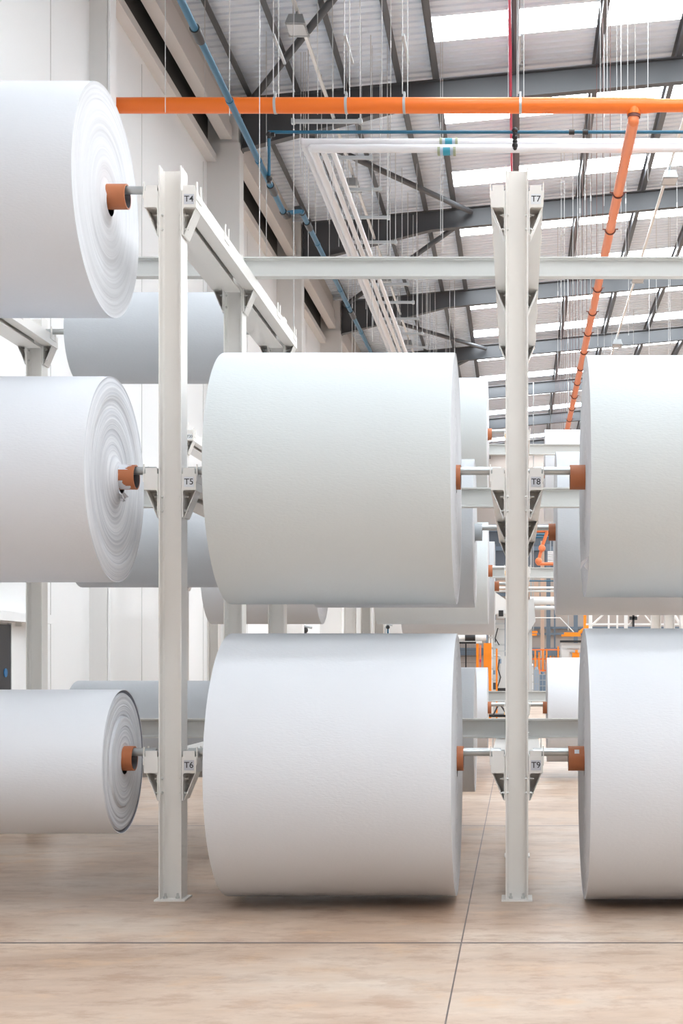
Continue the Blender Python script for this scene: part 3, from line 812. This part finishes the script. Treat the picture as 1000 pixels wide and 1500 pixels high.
# white ducts and hopper
d_ = bgthing('duct_run', 'white horizontal duct with tapered box, far right of post T8', 'duct', loc=(.5, 55, 3.9))
part('duct_stand', 'machine', d_, MB().box(at(774, 0, 54.6).x, at(779, 0, 54.6).x, 54.6, 54.8, 0, at(0, 900, 54.6).z))
part('main_duct', 'whitemetal', d_, MB().tube(at(776, 880, 55), at(855, 880, 55), .16, 16), True)
part('lower_duct', 'machine', d_, MB().tube(at(783, 890.5, 54), at(852, 890.5, 54), .08, 14), True)
p = at(772, 880, 54.5); q = at(783, 926, 54.5)
part('tapered_box', 'machine', d_, MB().prism([(p.x, at(0, 928, 54.5).z), (p.x, p.z), (at(781, 0, 54.5).x, p.z+.1), (at(784, 0, 54.5).x, at(0, 910, 54.5).z), (at(779, 0, 54.5).x, at(0, 918, 54.5).z)], 'y', 54.1, 54.9))
g = bgthing('gantry_rail', 'pair of thin white handrails crossing behind post T8', 'rail', loc=(.5, 50, 4))
part('stanchion', 'machine', g, MB().box(at(771, 0, 50).x, at(773, 0, 50).x, 50, 50.06, 0, at(0, 861, 50).z))
part('upper_tube', 'whitemetal', g, MB().tube(at(700, 861, 50), at(860, 861, 50), .04, 8))
part('lower_tube', 'machine', g, MB().tube(at(700, 866, 50), at(860, 866, 50), .035, 8))
tag(MB().tube(at(770, 851, 60), at(850, 851, 60), .03, 8).build('blue_service_pipe', 'blue'), 'thin blue pipe crossing the far end above the white handrails', 'pipe')
g = bgthing('orange_drop_pipe', 'slanting orange pipe with round joints, seen right of post T8', 'pipe', loc=(1, 60, 5))
part('pipe_run', 'orange_lt', g, MB().path([at(775, 778, 60), at(802, 777, 60), at(794, 800, 60), at(788, 823, 60), at(788, 826, 60), at(812, 826, 60)], .075, 10), True)
part('joint', 'orange_lt', g, MB().ball(at(793.5, 803, 59.9), .16).ball(at(788.5, 822, 59.9), .16), True)
# orange overhead arms
for i, pts in enumerate((((775, 926, 787, 926), (775, 930, 786, 930)), ((826, 928, 850, 925), (822, 931, 850, 931)))):
    g = bgthing('overhead_conveyor', ['orange double bar just right of post T8', 'orange double bar behind the lower right roll'][i], 'bar', loc=(.8+i, 60, 2.9))
    part('hanger', 'galv', g, MB().tube(at(pts[0][0]+6, 924, 60.05), at(pts[0][0]+6, 560, 60.05), .02, 6))
    for (a, b1, c_, d1_) in pts: part('bar', 'safety', g, MB().box(at(a, b1, 60).x, at(c_, 0, 60).x, 60, 60.1, at(0, b1, 60).z-.04, at(0, b1, 60).z+.05))
# low orange machinery and tanks
g = bgthing('orange_machine', 'low orange framed machinery beyond the tanks', 'machine', loc=(1, 66, 0))
b = MB(); rr_ = random.Random(3)
for i in range(9):
    px = 777+i*5.6; h_ = rr_.uniform(1.9, 2.5); x = at(px, 0, 66).x; b.box(x, x+.07, 66, 66.1, 0, h_)
part('uprights', 'safety', g, b)
b = MB(); [b.box(at(776, 0, 66).x, at(828, 0, 66).x, 66.1, 66.16, z, z+.07) for z in (1.2, 1.75, 2.2)]; part('crossbars', 'orange_lt', g, b)
b = MB(); [b.box(at(778+i*9, 0, 67).x, at(785+i*9, 0, 67).x, 66.4, 67, .2, rr_.uniform(1.4, 1.9)) for i in range(5)]; part('drive_units', 'machine', g, b)
for i, (px0, px1, py0, m_) in enumerate((((775), 781.5, 972, 'tankw'), (781.5, 789.5, 977, 'tankb2'), (789.5, 799.5, 984, 'tankb'))):
    D = 58+i*.4; x0, x1 = at(px0, 0, D).x, at(px1, 0, D).x; zt = at(0, py0, D).z
    g = bgthing('liquid_tank', ['white plastic tank in a wire cage next to post T9', 'pale blue tank in a wire cage, middle of the three', 'dark blue tank in a wire cage, right of the three'][i], 'tank', 'caged tanks', loc=((x0+x1)/2, D, 0))
    part('container', m_, g, MB().box(x0+.02, x1-.02, D+.03, D+.6, .12, zt-.1).tube(((x0+x1)/2, D+.3, zt-.1), ((x0+x1)/2, D+.3, zt), .07, 10))
    c = MB()
    for k_ in range(5): z = .12+(zt-.25)*k_/4; c.box(x0, x1, D, D+.02, z, z+.03)
    for k_ in range(3): x = x0+(x1-x0-.02)*k_/2; c.box(x, x+.02, D, D+.02, 0, zt-.1)
    part('cage', 'galv', g, c)
    part('pallet', 'galv', g, MB().box(x0, x1, D, D+.6, 0, .12))
g = bgthing('machine_housing', 'grey machine housing with orange top light, behind the lower right roll', 'machine', loc=(3.5, 52, 0))
part('housing', 'machine', g, MB().box(at(822, 0, 52).x, at(872, 0, 52).x, 52, 54, 0, at(0, 942, 52).z)); part('lid_edge', 'black', g, bx(MB(), 820, 874, 938, 941, 51.9, .3))
part('panel_lines', 'seam', g, bx(bx(MB(), 830, 848, 949, 950, 51.95, .04), 834, 850, 955, 956, 51.95, .04))
part('warning_light', 'safety', g, bx(bx(MB(), 838, 848, 956, 963, 51.8, .15), 842, 846, 952, 957, 51.8, .1))
# white platform frame on the right
g = bgthing('platform_frame', 'white steel platform frame with diagonal braces, behind the right rolls', 'frame', loc=(4, 46, 0))
b = MB()
for px in (862, 890, 902.5, 914, 953, 996, 1030): x = at(px, 0, 46).x; b.box(x, x+(.12 if px in (862, 914) else .06), 46, 46.1, 0, 3.45)
part('uprights', 'whitemetal', g, b)
b = MB()
for py in (897, 914, 921.5): b.box(at(858, 0, 46).x, at(1040, 0, 46).x, 45.98, 46.06, at(0, py+1.6, 46).z, at(0, py-1, 46).z)
part('crossbars', 'whitemetal', g, b)
b = MB().tube(at(866, 916, 46), at(890, 894, 46), .04, 6).tube(at(920, 916, 46), at(940, 896, 46), .03, 6).tube(at(940, 896, 46), at(956, 916, 46), .03, 6).tube(at(984, 894, 46), at(1004, 930, 46), .05, 6)
part('braces', 'whitemetal', g, b)
part('hoist', 'black', g, bx(bx(MB(), 922, 933, 903, 908, 45.8, .2), 926, 929, 898, 918, 45.8, .1))
g = bgthing('orange_robot_arm', 'orange upright with slanted foot next to the white frame', 'machine', loc=(2.4, 50, 2.5))
part('upright', 'safety', g, bx(MB(), 854.5, 858.5, 900, 1050, 50, .1)); part('foot', 'safety', g, MB().tube(at(848, 927, 50), at(862, 917, 50), .07, 6))
tag(MB().path([at(780, 905, 57), at(820, 905, 57), at(840, 926, 57)], .025, 6).build('stay_cable', 'whitemetal'), 'thin white stay running down to the orange bars', 'cable')
# left gap machinery
g = bgthing('mesh_guard', 'black wire mesh guard panel with orange post, left of post T9', 'guard fence', loc=(-1.1, 34, 0))
D = 34; x0, x1 = at(640, 0, D).x, at(697, 0, D).x; zt = at(0, 943, D).z
c = MB()
for i in range(26): x = x0+(x1-x0)*i/25; c.box(x, x+.006, D, D+.006, .1, zt)
for i in range(14): z = .1+(zt-.1)*i/13; c.box(x0, x1, D, D+.006, z, z+.006)
part('wire_mesh', 'mesh', g, c)
part('frame', 'black', g, MB().box(x0, x1, D-.02, D+.02, zt, zt+.05).box(at(681, 0, D).x, at(683, 0, D).x, D-.02, D+.02, 0, zt))
part('orange_post', 'safety', g, bx(MB(), 697, 701, 943, 1075, D, .06))
g = bgthing('orange_gate_post', 'broad bright orange guard post above the third-row low roll', 'guard post', loc=(-.8, 33, 0))
part('post', 'safety', g, MB().box(at(708, 0, 33).x, at(719.5, 0, 33).x, 33, 33.12, 0, at(0, 942, 33).z))
part('inner_strip', 'orange_lt', g, MB().box(at(702, 0, 33).x, at(704.5, 0, 33).x, 33, 33.05, 0, at(0, 945, 33).z))
part('lamp', 'red', g, bx(MB(), 702, 704.5, 966, 970, 32.95, .05))
g = bgthing('slim_orange_post', 'slim orange post just left of post T9', 'guard post', loc=(-.5, 36, 0))
part('post', 'safety', g, MB().box(at(726, 0, 36).x, at(728.5, 0, 36).x, 36, 36.06, 0, at(0, 950, 36).z)); part('top_rail', 'galv', g, bx(MB(), 720, 727, 950, 951, 36, .04))
g = bgthing('ladder_tower', 'tall white ladder-like steel tower left of post T8', 'tower', loc=(-.8, 42, 0))
b = MB()
for px in (715.5, 719.5): b.box(at(px, 0, 42).x, at(px+1.8, 0, 42).x, 42, 42.06, 0, at(0, 845, 42).z)
for i in range(14): b.box(at(715.5, 0, 42).x, at(721, 0, 42).x, 42, 42.04, .5+i*.32, .54+i*.32)
part('ladder', 'whitemetal', g, b)
g = bgthing('process_machine', 'white and grey process machine with pipes behind post T8', 'machine', loc=(-.6, 44, 0))
part('cabinet', 'whitemetal', g, bx(MB(), 728, 752, 880, 905, 44.2, .8)); part('lower_cabinet', 'machine', g, MB().box(at(722, 0, 44.6).x, at(752, 0, 44.6).x, 44.6, 46, 0, at(0, 908, 44.6).z))
part('cone', 'whitemetal', g, MB().prism([(at(725, 0, 44).x, at(0, 868, 44).z), (at(725, 0, 44).x, at(0, 900, 44).z), (at(742, 0, 44).x, at(0, 900, 44).z), (at(742, 0, 44).x, at(0, 880, 44).z)], 'y', 43.6, 44.1))
part('vent_grille', 'black', g, bx(MB(), 730, 737, 894, 903, 43.5, .05))
part('frames', 'galv', g, bx(bx(bx(MB(), 722, 745, 912, 915, 44, .1), 722, 745, 943, 946, 44, .1), 730, 742, 921, 923, 44, .1))
part('blue_column', 'steelblue', g, bx(MB(), 739, 742, 905, 975, 43.9, .1))
part('control_box', 'machine', g, bx(MB(), 734, 745, 961, 991, 43.2, .3)); part('hoses', 'black', g, MB().path([at(731, 966, 43.1), at(729, 980, 43.1), at(733, 992, 43.1), at(728, 1008, 43.1)], .02, 6).path([at(729, 920, 43.1), at(725, 935, 43.1), at(731, 945, 43.1)], .02, 6))
part('valve_block', 'mesh', g, bx(MB(), 722.5, 726, 935, 941, 43.4, .1)); part('side_panel', 'machine', g, bx(MB(), 721, 727, 960, 975, 43.6, .2))
part('service_pipe', 'galv', g, MB().path([at(723, 935, 43.2), at(723, 960, 43.2), at(731, 961, 43.2), at(731, 1000, 43.2)], .03, 8)); part('gauge', 'tankb', g, bx(bx(MB(), 722, 725, 982, 988, 43.3, .1), 731, 734, 965, 972, 43.1, .1))
part('cable_tray', 'galv', g, bx(bx(MB(), 721, 745, 953, 954.5, 43.7, .1), 721, 733, 996, 998, 43.5, .1)); part('drive_unit', 'mesh', g, bx(MB(), 722, 726, 1000, 1010, 43.2, .2))
part('floor_unit', 'black', g, bx(MB(), 728, 745, 1008, 1016, 42.5, .3))
g = bgthing('white_roller', 'white roller with black middle band above the mesh guard', 'roller', loc=(-1.2, 38, 2.4))
part('roller', 'whitemetal', g, MB().tube(at(640, 934, 38), at(712, 934, 38), .085, 14), True); part('band', 'black', g, MB().tube(at(681, 934, 37.97), at(696, 934, 37.97), .1, 14), True)
part('tray', 'whitemetal', g, bx(MB(), 640, 705, 939, 942, 37.9, .5))
part('stand', 'steelblue', g, MB().box(at(711, 0, 38).x, at(714, 0, 38).x, 38, 38.1, 0, at(0, 925, 38).z).box(at(641, 0, 38).x, at(645, 0, 38).x, 38, 38.1, 0, at(0, 925, 38).z))
g = bgthing('floor_trolley', 'small black wheeled trolley on the floor behind post T9', 'trolley', loc=(-.6, 30, 0))
part('deck', 'black', g, MB().box(at(716, 0, 30).x, at(745, 0, 30).x, 30, 30.7, .5, .56)); part('legs', 'mesh', g, MB().tube(at(722, 1048, 30), at(731, 1030, 30), .02, 6).tube(at(731, 1030, 30), at(742, 1046, 30), .02, 6).box(at(716, 0, 30).x, at(745, 0, 30).x, 30, 30.05, .04, .09))
part('wheel', 'black', g, MB().tube((at(736, 0, 30).x, 29.98, .1), (at(736, 0, 30).x, 30.04, .1), .1, 12)); part('yellow_block', 'yellow', g, bx(MB(), 738, 745, 1037, 1047, 30, .2))
# wall services seen under the middle roll
for i, (px, D, zt, lab) in enumerate(((489, 46, 3.25, 'blue drop pipe with grey hook on the left wall, seen under the middle roll'), (447, 40.5, 2.75, 'grey conduit on the left wall under the third-row roll'), (568, 60, 3.3, 'blue pipe pair on the left wall near the middle posts'))):
    p = at(px, 0, D); x = max(p.x, -6.32)
    g = bgthing('wall_pipe', lab, 'pipe', 'service pipes on the left wall', loc=(x, D, 0))
    part('pipe_run', 'steelblue' if i == 1 else 'blue', g, MB().tube((x, D, 0), (x, D, zt-.1), .04, 8))
    part('conduit', 'galv', g, MB().path([(x-.12, D, 0), (x-.12, D, zt-.15), (x-.02, D, zt), (x+.2, D, zt-.05)], .035, 8)); part('valve', 'black', g, MB().ball((x, D-.03, zt-.12), .09))

# boards and small items towards the end wall
for i, (px0, px1, py0, py1) in enumerate(((774, 788, 852, 859), (796, 806, 852, 860), (774, 790, 866, 874), (796, 815, 866, 874), (727, 745, 850, 866))):
    p, q = at(px0, py1, 81.7), at(px1, py0, 81.7)
    struct(MB().box(p.x, q.x, 81.7, 81.99, p.z, q.z).build('trim_%d' % (90+i), 'peach'))
g = bgthing('louvre_box', 'small white louvred box high up, right of the slanting orange pipe', 'box', loc=(1.5, 62, 6))
c = MB()
for k_ in range(6): c = bx(c, 802, 812, 807.5+k_*2.7, 809.5+k_*2.7, 62, .3)
part('louvres', 'tankw', g, c); part('back_panel', 'machine', g, bx(MB(), 802, 812, 807, 823, 62.3, .1)); part('hanger', 'galv', g, MB().tube(at(806, 807, 62.2), at(806, 560, 62.2), .02, 6))
for i, py in enumerate((783, 787)):
    tag(MB().tube((at(774, 0, 64).x, 64, at(0, py, 64).z), (at(815, 0, 64).x, 64, at(0, py, 64).z), .045, 8).build('blue_service_pipe', 'blue'), ['upper', 'lower'][i] + ' of two thin blue pipes behind the slanting orange pipe', 'pipe', 'far blue pipes')
